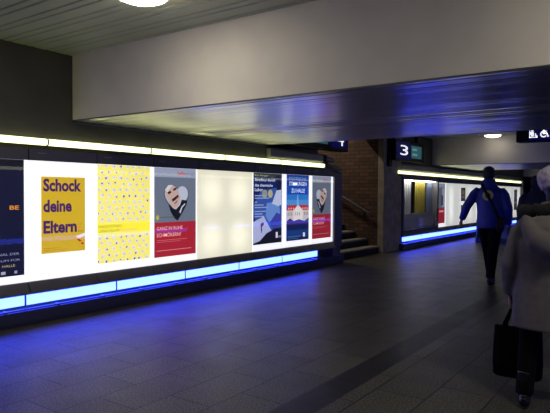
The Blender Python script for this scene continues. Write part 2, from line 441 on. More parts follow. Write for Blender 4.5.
P = Poster(0.006, 3.375, 3.912, 0.697, 1.513, (200, 166, 38), 0.95)
pur = (66, 30, 92)
P.text('Schock', 0.045, 0.025, 0.91, 0.195, pur, 0.036).text('deine', 0.045, 0.30, 0.68, 0.465, pur, 0.036).text('Eltern', 0.045, 0.575, 0.80, 0.742, pur, 0.036)
P.text('Lies', 0.83, 0.615, 0.92, 0.645, (214, 110, 30)).text('ein', 0.83, 0.665, 0.90, 0.69, (214, 110, 30)).text('Buch', 0.83, 0.71, 0.95, 0.74, (90, 110, 40))
P.poly([(0.78, 0.80), (0.99, 0.76), (0.99, 0.80), (0.84, 0.825)], (235, 225, 235)).poly([(0.80, 0.84), (0.85, 0.835), (0.92, 0.87), (0.86, 0.875)], (170, 50, 30)).poly([(0.89, 0.895), (0.94, 0.88), (0.97, 0.91), (0.92, 0.915)], (170, 50, 30))
P.text('EIN BUCH FÜR ALLE', 0.05, 0.925, 0.42, 0.94, (90, 70, 40)).rect(0.05, 0.955, 0.55, 0.96, (150, 120, 60)).rect(0.05, 0.97, 0.30, 0.974, (150, 120, 60))
P.done('ochre poster with large purple words Schock deine Eltern')

P = Poster(0.006, 4.078, 4.868, 0.522, 1.672, (240, 228, 112), 1.0)
whites, greys, darks = [], [], []
rnd = random.Random(3)
for r in range(17):
    v = 0.012 + r*0.0607
    if 0.60 < v < 0.72: continue
    for c in range(8):
        u = 0.035 + c*0.128 + (0.05 if r % 2 else 0.0) + rnd.uniform(-0.012, 0.012)
        if u > 0.97: continue
        vv = v + rnd.uniform(-0.006, 0.006)
        w = rnd.uniform(0.036, 0.052); hh = rnd.uniform(0.019, 0.026)
        pts = [(min(max(u+w*math.cos(a*math.pi/4)*rnd.uniform(.75, 1.1), 0.0), 1.0), min(max(vv+hh*math.sin(a*math.pi/4)*rnd.uniform(.8, 1.1), 0.0), 1.0)) for a in range(8)]
        whites.append(pts)
        dk = rnd.random()
        du, dv = u+rnd.uniform(-.02, .02), min(max(vv+rnd.uniform(-.008, .010), .012), .985)
        s = rnd.uniform(.010, .024)
        q = [(min(du+s, 1), dv-s*.3), (du, dv+s*.55), (max(du-s, 0), dv+s*.2), (du-s*.3, dv-s*.6)]
        (darks if dk < 0.38 else greys).append(q)
P.many(whites, (224, 220, 214)).many(greys, (176, 172, 178)).many(darks, (84, 80, 88))
P.rect(0, 0.60, 1, 0.712, (244, 232, 60))
P.text('INDUSTRIE-', 0.02, 0.615, 0.46, 0.640, (96, 96, 60)).text('UND FILM', 0.02, 0.660, 0.38, 0.685, (96, 96, 60)).text('MUSEUM', 0.39, 0.660, 0.70, 0.685, (235, 150, 140))
P.text('wolfen', 0.02, 0.697, 0.30, 0.712, (130, 190, 210))
P.done('yellow poster covered in rows of tiny pictures')

def heart(cu, cv, s, asp, k=28):
    pts = []
    for i in range(k):
        t = 2*math.pi*i/k
        x = 16*math.sin(t)**3/17.0; y = (13*math.cos(t)-5*math.cos(2*t)-2*math.cos(3*t)-math.cos(4*t))/17.0
        pts.append((cu+s*x, cv-s*asp*y))
    return pts
def heart_poster(y0, y1, z0, z1, label, k=0.8, mirrored=False):
    P = Poster(0.006, y0, y1, z0, z1, (112, 122, 140), k)
    A = (y1-y0)/(z1-z0)
    F = (lambda pts: [(1-u, v) for u, v in pts]) if mirrored else (lambda pts: pts)
    P.rect(0, 0, 1, 0.105, (158, 166, 190))
    P.text('halle', 0.54, 0.035, 0.73, 0.075, (205, 50, 50), 0.02).text('saale*', 0.74, 0.035, 0.97, 0.075, (120, 122, 135))
    P.poly(F(heart(0.52, 0.345, 0.33, A*0.98)), (96, 104, 120))
    P.poly(F(heart(0.52, 0.335, 0.30, A*0.98)), (196, 200, 216))
    P.poly(F([(0.24, 0.26), (0.33, 0.205), (0.46, 0.20), (0.56, 0.26), (0.61, 0.34), (0.58, 0.41), (0.50, 0.455), (0.42, 0.45), (0.35, 0.40), (0.28, 0.34)]), (206, 176, 164))
    P.poly(F([(0.24, 0.245), (0.32, 0.195), (0.43, 0.19), (0.36, 0.225), (0.29, 0.275)]), (226, 222, 222))
    P.poly(F([(0.30, 0.275), (0.37, 0.255), (0.39, 0.28), (0.32, 0.30)]), (50, 40, 44))
    P.poly(F([(0.43, 0.235), (0.52, 0.215), (0.50, 0.245), (0.44, 0.26)]), (50, 40, 44))
    P.poly(F([(0.40, 0.355), (0.55, 0.30), (0.57, 0.325), (0.48, 0.365), (0.42, 0.385)]), (60, 40, 40))
    P.poly(F([(0.45, 0.40), (0.54, 0.36), (0.53, 0.385), (0.48, 0.41)]), (170, 90, 90))
    P.poly(F([(0.32, 0.405), (0.42, 0.455), (0.50, 0.47), (0.60, 0.42), (0.64, 0.36), (0.78, 0.37), (0.76, 0.42), (0.66, 0.51), (0.54, 0.60), (0.45, 0.565), (0.36, 0.48)]), (26, 26, 34))
    P.poly(F([(0.58, 0.50), (0.64, 0.435), (0.72, 0.40), (0.73, 0.415), (0.66, 0.45), (0.61, 0.52)]), (206, 204, 210))
    P.rect(0, 0.612, 1, 1.0, (176, 40, 52))
    P.disc(0.07, 0.555, 0.035, 0.028, (196, 178, 70)).rect(0.13, 0.55, 0.46, 0.56, (90, 96, 96))
    P.text('GANZ IN RUHE', 0.05, 0.66, 0.66, 0.70, (236, 186, 190), 0.01).text('SCHMÖKERN?', 0.05, 0.725, 0.62, 0.775, (236, 186, 190), 0.01)
    P.rect(0.05, 0.81, 0.78, 0.815, (214, 120, 128)).rect(0.05, 0.83, 0.60, 0.834, (214, 120, 128)).rect(0.05, 0.925, 0.88, 0.931, (220, 150, 156))
    P.done(label)
heart_poster(4.943, 5.700, 0.515, 1.673, 'grey and red poster with a heart-shaped portrait, left of the blank panel')

P = Poster(0.006, 7.003, 7.785, 0.53, 1.673, (24, 36, 92), 0.85)
P.poly([(0.25, 0.25), (1, 0.18), (1, 0.78), (0.3, 0.8), (0.0, 0.6), (0.0, 0.45)], (54, 84, 160)).poly([(0.45, 0.42), (0.9, 0.40), (0.95, 0.66), (0.4, 0.70)], (104, 140, 206)).rect(0.0, 0.0, 1.0, 0.055, (52, 62, 60))
P.disc(0.38, 0.29, 0.09, 0.06, (150, 150, 130)).disc(0.58, 0.29, 0.085, 0.06, (176, 172, 140))
P.poly([(0.80, 0.24), (0.98, 0.23), (0.98, 0.45), (0.86, 0.47), (0.64, 0.43)], (188, 196, 224)).poly([(0.78, 0.02), (0.95, 0.02), (0.98, 0.23), (0.80, 0.24)], (20, 26, 66))
P.poly([(0.0, 0.68), (0.30, 0.62), (0.36, 0.60), (0.72, 0.86), (0.40, 0.97), (0.0, 0.98)], (176, 182, 220)).poly([(0.0, 0.98), (0.22, 0.95), (0.45, 0.85), (0.72, 0.80), (1.0, 0.80), (1.0, 1.0), (0.0, 1.0)], (22, 22, 34))
P.poly([(0.34, 0.60), (0.38, 0.58), (0.66, 0.80), (0.62, 0.82)], (60, 86, 190)).poly([(0.24, 0.71), (0.34, 0.69), (0.36, 0.72), (0.28, 0.76), (0.30, 0.80), (0.27, 0.85), (0.25, 0.78)], (86, 40, 52))
P.poly([(0.56, 0.70), (0.80, 0.56), (0.98, 0.60), (0.98, 0.74), (0.70, 0.80)], (60, 66, 160))
P.rect(0.78, 0.845, 0.85, 0.93, (225, 225, 240)).rect(0.87, 0.90, 0.97, 0.93, (130, 130, 160))
wt = (206, 214, 234)
P.text('Ein langer', 0.04, 0.02, 0.52, 0.05, (176, 190, 150)).text('Streifzug durch', 0.04, 0.075, 0.74, 0.125, wt, 0.02).text('das chemische', 0.04, 0.15, 0.66, 0.19, wt, 0.02).text('Labor', 0.04, 0.21, 0.32, 0.255, wt, 0.02)
for v, u1 in ((0.31, 0.45), (0.345, 0.52), (0.40, 0.12), (0.44, 0.34), (0.475, 0.48), (0.53, 0.42), (0.565, 0.3), (0.60, 0.36)):
    P.rect(0.04, v, u1, v+0.014, (150, 166, 206))
P.done('dark blue laboratory poster with white lettering and a pale flask')

P = Poster(0.006, 7.928, 8.640, 0.53, 1.673, (26, 74, 168), 0.9)
P.rect(0, 0, 1, 0.18, (20, 58, 150)).rect(0, 0.30, 1, 0.42, (46, 116, 196)).rect(0, 0.38, 1, 0.46, (74, 142, 206))
P.poly([(0.44, 0.46), (0.475, 0.30), (0.505, 0.30), (0.54, 0.46)], (120, 170, 224))
P.rect(0, 0.52, 1, 0.72, (196, 190, 190)).poly([(0.0, 0.54), (0.06, 0.465), (0.40, 0.455), (0.44, 0.48), (0.30, 0.54)], (186, 52, 60)).poly([(0.58, 0.48), (0.62, 0.455), (0.94, 0.465), (1.0, 0.54), (0.72, 0.54)], (186, 52, 60))
P.poly([(0.30, 0.54), (0.50, 0.455), (0.72, 0.54), (0.72, 0.72), (0.30, 0.72)], (226, 218, 214))
P.many([[(u, 0.57), (u+0.03, 0.57), (u+0.03, 0.62), (u, 0.62)] for u in (0.05, 0.13, 0.21, 0.36, 0.46, 0.56, 0.78, 0.86, 0.93)], (120, 116, 130))
P.many([[(u, 0.50), (u+0.035, 0.50), (u+0.035, 0.525), (u, 0.525)] for u in (0.08, 0.18, 0.28, 0.70, 0.80, 0.90)], (230, 200, 200))
P.poly([(0.0, 0.70), (0.15, 0.66), (0.3, 0.70), (0.55, 0.68), (0.8, 0.71), (1.0, 0.66), (1, 0.76), (0, 0.76)], (60, 40, 90)).rect(0, 0.76, 1, 1.0, (18, 32, 82)).rect(0, 0.84, 1, 0.95, (26, 56, 116))
P.text('POETISCHE', 0.10, 0.035, 0.86, 0.075, (120, 160, 190)).text('STIMMUNGEN', 0.10, 0.105, 0.88, 0.165, (222, 232, 248), 0.01).text('ZU HALLE', 0.20, 0.21, 0.80, 0.27, (222, 232, 248), 0.01)
P.rect(0.73, 0.89, 0.82, 0.955, (220, 220, 235)).rect(0.06, 0.93, 0.62, 0.95, (60, 96, 140)).rect(0.06, 0.965, 0.5, 0.975, (60, 96, 140))
P.done('bright blue poster with red roofed white houses under white lettering')
heart_poster(8.760, 9.440, 0.515, 1.673, 'grey and red poster nearest the stairs, last in its row', 0.62, True)

# end frame of the wall before the stairs
structure(MB().prism_y([(-0.12, 0.0), (0.0, 0.0), (0.0, 0.30), (0.03, 0.32), (0.03, 1.76), (-0.12, 1.83)], 9.535, 9.84), 'trim_7', FRAME)

def strip_run(y0, y1, hood0, label_fn, joints, X=0.0, s=1):
    """hood with warm tube covers below it, running along y on the plane x = X; s = side it faces"""
    for i, (a, b) in enumerate(zip(joints, joints[1:])):
        t = thing('strip_light', label_fn(i), 'strip light', (X, (a+b)/2, 1.78))
        prof = [(-0.04, 1.842), (0.015, 1.840), (0.035, 1.852), (0.035, 1.896), (0.01, 1.908), (-0.04, 1.908)]
        MB().prism_y([(X+s*x, z) for x, z in prof], a, b-0.016).build('tube_cover', STRIPMAT, t)
        MB().prism_y([(X+s*x, z) for x, z in [(-0.054, 1.792), (0.02, 1.792), (0.026, 1.834), (-0.054, 1.838)]], a, b).build('louvre_band', OLIVE, t)
        MB().prism_y([(X+s*x, z) for x, z in [(-0.05, 1.838), (0.016, 1.836), (0.038, 1.850), (0.038, 1.898), (0.012, 1.911), (-0.05, 1.911)]], b-0.016, b).build('end_cap', OLIVE, t)
J1 = [0.59+1.43*k for k in range(7)]
strip_run(J1[0], J1[-1], 7.42, lambda i: 'warm white strip light ' +
          ('left of the navy poster, outside the picture', 'above the navy poster at the left edge', 'above the ochre and yellow posters', 'above the left grey and red heart poster',
           'above the wide blank panel', 'above the two blue posters, ending at the stairs')[i], J1)
# hood over the strip beyond the near beam, with its rounded end
hd = thing('strip_hood', 'grey metal hood over the strip light, its rounded end pointing at the stairs', 'hood', (-0.1, 8.3, 1.93))
MB().prism_y([(-0.3, 1.93), (0.012, 1.93), (0.03, 1.96), (0.03, 2.06), (0.01, 2.09), (-0.3, 2.09)], 7.43, 9.10).build('hood_shell', M('hood_metal', (160, 158, 150), 0.4, 0.4), hd)
MB().box((-0.12, 9.10, 1.95), (0.02, 9.24, 2.08)).build('end_block', BLACK, hd)
MB().rings([((-0.03, 9.24, 2.01), 0.05, 0.05), ((-0.03, 9.50, 2.0), 0.05, 0.05), ((-0.03, 9.58, 1.99), 0.035, 0.035), ((-0.03, 9.60, 1.99), 0.01, 0.01)], 16).build('rounded_end', M('hood_end', (190, 190, 190), 0.3, 0.6), hd, smooth=True)
structure(MB().prism_y([(-0.12, 1.83), (0.04, 1.79), (0.04, 1.83), (-0.12, 1.93)], 9.16, 9.84), 'trim_8', FRAME)

# plinth with the blue tubes
def plinth(name, y0, y1, X=0.0, s=1):
    P_ = lambda pts: [(X+s*x, z) for x, z in pts]
    structure(MB().prism_y(P_([(-0.12, 0.0), (0.10, 0.0), (0.10, 0.03), (0.12, 0.035), (0.12, 0.15), (-0.12, 0.15)]), y0, y1), name, PLINTH)
def blue_run(joints, label_fn, X=0.0, s=1, mat=BLUEMAT):
    for i, (a, b) in enumerate(zip(joints, joints[1:])):
        t = thing('blue_strip_light', label_fn(i), 'strip light', (X, (a+b)/2, 0.15))
        MB().prism_y([(X+s*x, z) for x, z in [(-0.03, 0.19), (0.018, 0.19), (0.022, 0.20), (0.022, 0.29), (0.018, 0.298), (-0.03, 0.298)]], a, b-0.024).build('tube_cover', mat, t)
        m = (a+b)/2
        mb = MB()
        for y in ((a+0.27*(b-a)), (a+0.77*(b-a))): mb.box((X+s*0.035 if s > 0 else X-0.125, y-0.008, 0.152), (X+0.125 if s > 0 else X-0.035, y+0.008, 0.175))
        mb.box((min(X+s*0.108, X+s*0.122), a, 0.165), (max(X+s*0.108, X+s*0.122), b, 0.176))
        mb.build('guard_rail', FRAMELT, t)
        MB().box((min(X-s*0.03, X+s*0.018), b-0.024, 0.19), (max(X-s*0.03, X+s*0.018), b, 0.298)).box((min(X-s*0.03, X+s*0.02), a, 0.15), (max(X-s*0.03, X+s*0.02), b, 0.19)).build('socket', M('blue_socket', (90, 120, 170), 0.4), t)
plinth('baseboard_left', -3, 9.78)
JB1 = [0.90, 2.05, 3.20, 4.35, 5.50, 6.65, 7.80, 8.95]
blue_run(JB1, lambda i: 'glowing blue strip light low on the wall ' + ('outside the left edge', 'under the navy poster', 'under the ochre poster', 'under the yellow poster', 'under the left grey and red heart poster',
         'under the blank panel and laboratory poster', 'ending nearest the stairs')[i])

# ------------------------------------------------------------------ section two, beyond the stairs
# dark display case with hanging banners
vc = thing('display_case', 'dark glazed display case right of the stone pillar', 'display case', (-0.3, 14.15, 0.42))
mb = MB().box((-0.7, 12.87, 0.42), (0.03, 12.96, 1.79)).box((-0.7, 15.30, 0.42), (0.03, 15.40, 1.79)).box((-0.7, 12.96, 1.70), (0.03, 15.30, 1.79)).box((-0.7, 12.96, 0.42), (0.03, 15.30, 0.47))
mb.build('case_frame', FRAME, vc)
MB().box((-0.72, 12.9, 0.42), (-0.68, 15.35, 1.79)).build('back_panel', M('case_back', (58, 60, 66), 0.6), vc)
MB().box((0.018, 12.96, 0.47), (0.022, 15.30, 1.70)).build('glass_pane', PANE, vc)
MB().prism_y([(-0.1, 0.42), (0.004, 0.42), (0.055, 0.318), (0.055, 0.305), (-0.1, 0.305)], 12.87, 15.40).build('sill', FRAME, vc)
MB().box((-0.09, 13.0, 1.688), (-0.02, 15.26, 1.699)).build('case_lamp', M('case_tube', (255, 255, 240), 0.4, emit=(1, 0.97, 0.8), strength=26.0), vc)
bn_mats = [M('banner_grey', (170, 172, 180), 0.7), M('banner_yellow', (150, 138, 48), 0.7), M('banner_blue', (96, 108, 138), 0.7)]
for (a, b, i, w) in ((13.24, 13.74, 0, 'pale grey'), (14.03, 14.72, 1, 'olive yellow'), (14.88, 15.27, 2, 'grey blue')):
    t = thing('banner', w + ' cloth banner hanging in the dark display case', 'banner', (-0.13, (a+b)/2, 0.5))
    mb = MB(); n = 24; pts = [(-0.13+0.012*math.sin(k*1.1+i), a+(b-a)*k/n) for k in range(n+1)]
    for (xa, ya), (xb, yb) in zip(pts, pts[1:]): mb.box((min(xa, xb)-0.004, ya, 0.5), (max(xa, xb)+0.004, yb, 1.66))
    mb.build('cloth', bn_mats[i], t)
    MB().tube([(-0.13, a-0.01, 1.665), (-0.13, b+0.01, 1.665)], 0.012).build('rod', FRAMELT, t)
ds = thing('display_shelf', 'low pale grey panel standing along the floor of the display case', 'shelf', (-0.2, 14.1, 0.47))
MB().box((-0.07, 13.0, 0.50), (-0.055, 15.22, 0.86)).build('front_panel', M('shelf_panel', (175, 172, 168), 0.3), ds)
MB().box((-0.10, 13.0, 0.47), (-0.03, 15.22, 0.50)).build('base', M('shelf_base', (70, 70, 74), 0.4), ds)

Y2 = [15.42, 16.08, 17.30, 18.14, 18.98, 19.82, 20.66, 21.50, 22.34, 23.18, 24.30, 25.05, 25.55]
COOLOPAL = opal_material('cool_opal_panel', (236, 238, 232), 0.74, [(-0.12, 0.95), (-0.12, 0.62), (-0.12, 0.30)])
lab2 = ['backlit display box with the small red poster, right of the dark display case', 'glowing blank white display box left of the man in blue', 'backlit white display box with two small dark posters behind the man in blue']
for i in range(len(Y2)-1):
    if i < 3: l = lab2[i]
    elif i < 8: l = 'backlit display box hidden behind the man in blue, %s past the dark posters' % ('first', 'second', 'third', 'fourth', 'fifth')[i-3]
    else: l = ('backlit display box with the orange brown poster right of the man in blue', 'glowing white display box between the man in blue and the grey coat', 'far backlit display box with a narrow dark poster', 'farthest backlit display box of the passage')[i-8]
    light_box(Y2[i], Y2[i+1], l, COOLOPAL if i else WHITEOPAL)
def small_poster(y0, y1, z0, z1, rgb, label, deco):
    P = Poster(0.006, y0, y1, z0, z1, rgb, 0.8)
    for (u0, v0, u1, v1, c) in deco: P.rect(u0, v0, u1, v1, c)
    P.done(label)
small_poster(15.47, 15.98, 0.53, 1.66, (96, 100, 112), 'narrow grey and red poster right of the dark display case',
             [(0.0, 0.62, 1, 1, (150, 36, 48)), (0.55, 0.12, 0.98, 0.6, (150, 152, 166)), (0.35, 0.3, 0.7, 0.55, (60, 60, 72)), (0.1, 0.68, 0.8, 0.72, (226, 160, 168)), (0, 0, 1, 0.1, (140, 146, 166))])
small_poster(17.46, 17.90, 1.14, 1.56, (54, 50, 60), 'upper of two small dark posters on the white panel by the blue sleeve', [(0.2, 0.2, 0.8, 0.5, (120, 96, 70)), (0.1, 0.65, 0.9, 0.75, (110, 110, 130))])
small_poster(17.46, 17.90, 0.60, 1.02, (64, 60, 74), 'lower of two small dark posters on the white panel by the blue sleeve', [(0.2, 0.15, 0.8, 0.55, (130, 84, 76)), (0.1, 0.7, 0.9, 0.8, (110, 110, 130))])
small_poster(22.42, 23.12, 0.62, 1.55, (150, 112, 86), 'orange brown poster just right of the man in blue', [(0.1, 0.08, 0.9, 0.5, (190, 150, 110)), (0.1, 0.6, 0.9, 0.66, (230, 220, 210)), (0.1, 0.75, 0.7, 0.79, (80, 60, 50))])
small_poster(24.42, 24.95, 0.72, 1.56, (52, 50, 60), 'narrow dark poster on the far glowing panel', [(0.15, 0.1, 0.85, 0.5, (70, 76, 96)), (0.15, 0.6, 0.85, 0.66, (140, 140, 150))])
J2 = [12.64+1.45*k for k in range(10)]
ords = ['first', 'second', 'third', 'fourth', 'fifth', 'sixth', 'seventh', 'eighth', 'ninth', 'tenth', 'eleventh']
strip_run(J2[0], J2[-1], 0, lambda i: 'warm white strip light beyond the stairs, %s from the stone pillar' % ords[i], J2)
plinth('baseboard_left_beyond', 12.75, 25.7)
blue_run([13.0+1.185*k for k in range(11)], lambda i: 'glowing blue strip light low on the wall beyond the stairs, %s from the stone pillar' % ords[i])
structure(MB().box((-0.75, 25.57, 0), (0.1, 25.9, 1.95)), 'trim_9', FRAME)
structure(MB().prism_y([(-0.3, 1.93), (0.012, 1.93), (0.03, 1.96), (0.03, 2.04), (0.01, 2.07), (-0.3, 2.07)], 12.87, 25.8), 'trim_10', M('hood_metal'))

# ------------------------------------------------------------------ the facing wall's tubes (seen as reflections in the glass)
strip_run(0, 0, 0, lambda i: 'warm white strip light on the facing wall behind the viewer, seen only as a reflection', [2.0+2.9*k for k in range(9)], X=XR-0.05, s=-1)
plinth('baseboard_right', -3, 28, X=XR, s=-1)
blue_run([2.0+2.9*k for k in range(9)], lambda i: 'blue strip light on the facing wall behind the viewer, seen only as a reflection', X=XR-0.06, s=-1, mat=BLUEFAR)
for o in list(COL.objects):
    if o.get('label', '').endswith('seen only as a reflection'): o['group'] = 'tubes of the facing wall'

# ------------------------------------------------------------------ hanging platform signs
BLUESIGN = M('sign_blue_field', (6, 8, 40), 0.5, emit=lin(5, 5, 66), strength=0.8, spec=0.15)
SIGNWHITE = M('sign_white_light', (240, 240, 240), 0.4, emit=(1, 1, 1), strength=0.95)
TEAL = M('display_teal', (40, 90, 100), 0.3, emit=lin(40, 84, 92), strength=0.8)
TEALTXT = M('display_text', (120, 170, 165), 0.3, emit=lin(96, 140, 132), strength=0.8)
def platform_sign(num, y0, y1, z0, z1, num_y, field, disp, label, rods, arm):
    X = 0.15
    t = thing('platform_sign', label, 'sign', (0.03, (y0+y1)/2, z0))
    MB().box((-0.10, y0, z0), (X, y1, z1)).build('housing', BLACK, t, bevel=0.008)
    MB().box((X, field[0], z0+0.05), (X+0.004, field[1], z1-0.05)).build('number_field', BLUESIGN, t)
    mb = MB(); a, b = num_y
    mb.mesh(text_mesh(num, 0.0), Matrix(((0, 0, 1, X+0.007), (b-a, 0, 0, a), (0, 0.235, 0, 2.268), (0, 0, 0, 1))))
    mb.build('numeral', SIGNWHITE, t, recalc=False)
    d = MB().box((X, disp[0], z0+0.09), (X+0.004, disp[1], z1-0.09)).build('departure_display', TEAL, t)
    mb = MB(); w = disp[1]-disp[0]
    for (u0, u1, v) in ((0.08, 0.52, 0.62), (0.08, 0.56, 0.22)):
        mb.box((X+0.004, disp[0]+u0*w, z0+0.09+v*(z1-z0-0.18)), (X+0.007, disp[0]+u1*w, z0+0.09+(v+0.16)*(z1-z0-0.18)))
    mb.build('display_text', TEALTXT, d)
    for y in rods: MB().box((0.0, y-0.03, z1), (0.06, y+0.03, ZC)).build('hanger', BLACK, t)
    if arm is not None: MB().box((-0.02, arm-0.05, 1.98), (0.06, arm+0.10, z1)).build('mounting_arm', BLACK, t)
platform_sign('3', 12.14, 13.92, 2.135, 2.62, (12.40, 12.86), (12.2, 13.0), (13.08, 13.74), 'black platform sign with a white 3 and a teal display beside the stone pillar', (12.3, 13.7), 12.06)
platform_sign('4', 7.95, 9.86, 2.17, 2.65, (9.40, 9.66), (9.2, 9.78), (8.2, 9.05), 'black platform sign with a white 4 above the end of the poster wall', (8.2, 9.6), None)

# accessibility sign hung across the passage behind the near beam
Y = 8.2; x0, z0 = 3.616, 2.068
ts = thing('direction_sign', 'black hanging sign with white lift and wheelchair symbols at the upper right', 'sign', (4.4, Y+0.1, z0))
MB().box((x0, Y, z0), (5.3, Y+0.2, 2.42)).build('housing', BLACK, ts, bevel=0.006)
MB().box((3.77, Y-0.004, 2.085), (5.2, Y, 2.40)).build('number_field', BLUESIGN, ts)
mb = MB()
def zrect(a, b, c, d, y=Y-0.006): mb.poly([(a, y, b), (c, y, b), (c, y, d), (a, y, d)])
def zdisc(cx, cz, r, n=20): mb.poly([(cx+r*math.cos(2*math.pi*i/n), Y-0.006, cz+r*math.sin(2*math.pi*i/n)) for i in range(n)])
# lift: frame with two riders
zrect(3.785, 2.118, 3.795, 2.24); zrect(3.785, 2.118, 3.885, 2.128); zrect(3.875, 2.118, 3.885, 2.15)
zdisc(3.822, 2.215, 0.016); zrect(3.806, 2.135, 3.84, 2.196); zrect(3.795, 2.16, 3.806, 2.196)
zdisc(3.862, 2.165, 0.009); zrect(3.853, 2.135, 3.871, 2.154)
# wheelchair user
n = 24
for i in range(n):
    a, b = 0.35*math.pi + 1.45*math.pi*i/n, 0.35*math.pi + 1.45*math.pi*(i+1)/n
    mb.poly([(3.963+r*math.cos(q), Y-0.006, 2.160+r*math.sin(q)) for r, q in ((0.044, a), (0.028, a), (0.028, b), (0.044, b))])
zdisc(3.962, 2.238, 0.015); zrect(3.953, 2.165, 3.972, 2.222); zrect(3.953, 2.160, 4.002, 2.178); mb.poly([(3.99, Y-0.006, 2.178), (4.004, Y-0.006, 2.178), (4.028, Y-0.006, 2.125), (4.010, Y-0.006, 2.12)])
zrect(3.972, 2.192, 4.0, 2.204)
mb.build('symbol', SIGNWHITE, ts)
for x in (3.9, 5.0): MB().box((x-0.03, Y+0.07, 2.42), (x+0.03, Y+0.13, ZC)).build('hanger', BLACK, ts)

# ------------------------------------------------------------------ round ceiling lights and two added fill lights
def ceiling_light(x, y, label, mat=None):
    t = thing('ceiling_light', label, 'lamp', (x, y, ZC))
    MB().lathe((x, y, ZC), [(0.205, 0.0), (0.215, -0.012), (0.20, -0.03)]).build('rim', LAMPRIM, t, smooth=True)
    MB().lathe((x, y, ZC), [(0.195, -0.028), (0.18, -0.05), (0.13, -0.07), (0.06, -0.08), (0.0, -0.082)]).build('diffuser', mat or LAMP, t, smooth=True)
ceiling_light(5.75, 2.84, 'round white ceiling light beyond the right edge of the picture')
ceiling_light(2.08, -1.4, 'added round fill light behind the viewer, outside the picture')  # unseen fill, added to lift the left of the beam and the ambient level
ceiling_light(2.14, 2.87, 'round white ceiling light in the slatted ceiling before the near beam', M('near_lamp_opal', (255, 250, 230), 0.4, emit=(1.0, 0.93, 0.72), strength=40.0))
t = thing('ceiling_light', 'added round fill light above the stairs, out of sight behind the sign', 'lamp', (-2.2, 10.85, 4.6))  # unseen fill, added to brighten the brick wall and stair nosings
MB().lathe((-2.2, 10.85, 4.6), [(0.205, 0.0), (0.215, -0.012), (0.20, -0.03)]).build('rim', LAMPRIM, t, smooth=True)
MB().lathe((-2.2, 10.85, 4.6), [(0.195, -0.028), (0.18, -0.05), (0.13, -0.07), (0.0, -0.082)]).build('diffuser', M('stair_fill_glow', (255, 250, 230), 0.4, emit=(1.0, 0.93, 0.72), strength=170.0), t, smooth=True)
ceiling_light(1.66, 14.60, 'round white ceiling light far off, under the ceiling before the second beam', M('far_lamp_opal', (255, 250, 230), 0.4, emit=(1.0, 0.93, 0.72), strength=7.0))

# ------------------------------------------------------------------ people
SKIN = M('skin', (128, 92, 74), 0.55)
HAIR = noisy('dark_hair', (20, 17, 16), (30, 25, 22), 60.0, rough=0.6)
EYE = M('eye_white', (220, 215, 210), 0.3)

def V3(*a): return Vector(a)
def limb(mb, pts, n=14, ref=(0, 1, 0)):
    """tapering limb: (point, radius) or (point, rx, ry)"""
    mb.rings([(p[0], p[1], p[2] if len(p) > 2 else p[1]) for p in pts], n, ref=ref)

def hand(mb, wrist, direction, palm_n, side, curl=0.5, scale=1.0, grip=False):
    """palm, four unequal bent fingers and a thumb leaving the side near the wrist; side=+1/-1 gives the thumb side axis"""
    d = Vector(direction).normalized(); n = Vector(palm_n); n = (n - d*n.dot(d)).normalized(); s = d.cross(n)*side
    W = Vector(wrist)
    mb.rings([(W-d*0.01, 0.026*scale, 0.020*scale, s), (W+d*0.03*scale, 0.036*scale, 0.017*scale, s), (W+d*0.085*scale, 0.041*scale, 0.014*scale, s), (W+d*0.098*scale, 0.034*scale, 0.011*scale, s)], 14)
    for k, ln in enumerate((0.072, 0.080, 0.074, 0.058)):
        p = W + d*(0.088*scale) + s*((0.030-0.020*k)*scale)
        pts = [p-d*0.02]; ang = 0.0; dirv = d
        for j, f in enumerate((0.45, 0.32, 0.23)):
            ang += curl*(0.5 if j == 0 else 0.8)*(1.7 if grip else 1.0)
            dirv = d*math.cos(ang) + n*math.sin(ang)
            p = p + dirv*(ln*f*scale); pts.append(p.copy())
        mb.rings([(q, r*scale, r*scale) for q, r in zip(pts, (0.0095, 0.0090, 0.0082, 0.0070))], 8, ref=tuple(s))
    p = W + d*0.025*scale + s*0.028*scale
    td = (d*0.75 + s*0.65 + n*0.25).normalized(); td2 = (d*0.9 + s*0.1 + n*0.5).normalized()
    mb.rings([(p-td*0.01, 0.012*scale, 0.012*scale), (p+td*0.035*scale, 0.011*scale, 0.011*scale), (p+td*0.035*scale+td2*0.032*scale, 0.0085*scale, 0.0085*scale)], 8, ref=tuple(n))

def head(mb, c, h, turn=0.0):
    """skull, jaw, nose, ears, brow and lips around centre c; h = head height"""
    R = Matrix.Rotation(turn, 3, 'Z'); c = Vector(c)
    def at(x, y, z): return c + R @ Vector((x*h, y*h, z*h))
    mb.ball(at(0, -0.06, 0.12), 0.325*h, 0.40*h, 0.38*h, 20, rot=R)
    mb.rings([(at(0, 0.06, 0.12), 0.30*h, 0.30*h), (at(0, 0.11, -0.10), 0.285*h, 0.27*h), (at(0, 0.15, -0.30), 0.22*h, 0.21*h), (at(0, 0.19, -0.44), 0.12*h, 0.12*h), (at(0, 0.20, -0.48), 0.05*h, 0.05*h)], 16)
    mb.rings([(at(0, 0.35, 0.06), 0.04*h, 0.04*h), (at(0, 0.44, -0.08), 0.06*h, 0.06*h), (at(0, 0.41, -0.14), 0.075*h, 0.04*h), (at(0, 0.36, -0.15), 0.05*h, 0.03*h)], 10)
    mb.ball(at(0, 0.335, -0.25), 0.10*h, 0.05*h, 0.035*h, 10, rot=R)
    mb.ball(at(0, 0.30, 0.12), 0.22*h, 0.08*h, 0.05*h, 10, rot=R)
    for sx in (-1, 1): mb.ball(at(sx*0.33, -0.02, -0.02), 0.035*h, 0.08*h, 0.135*h, 10, rot=R)
    return at

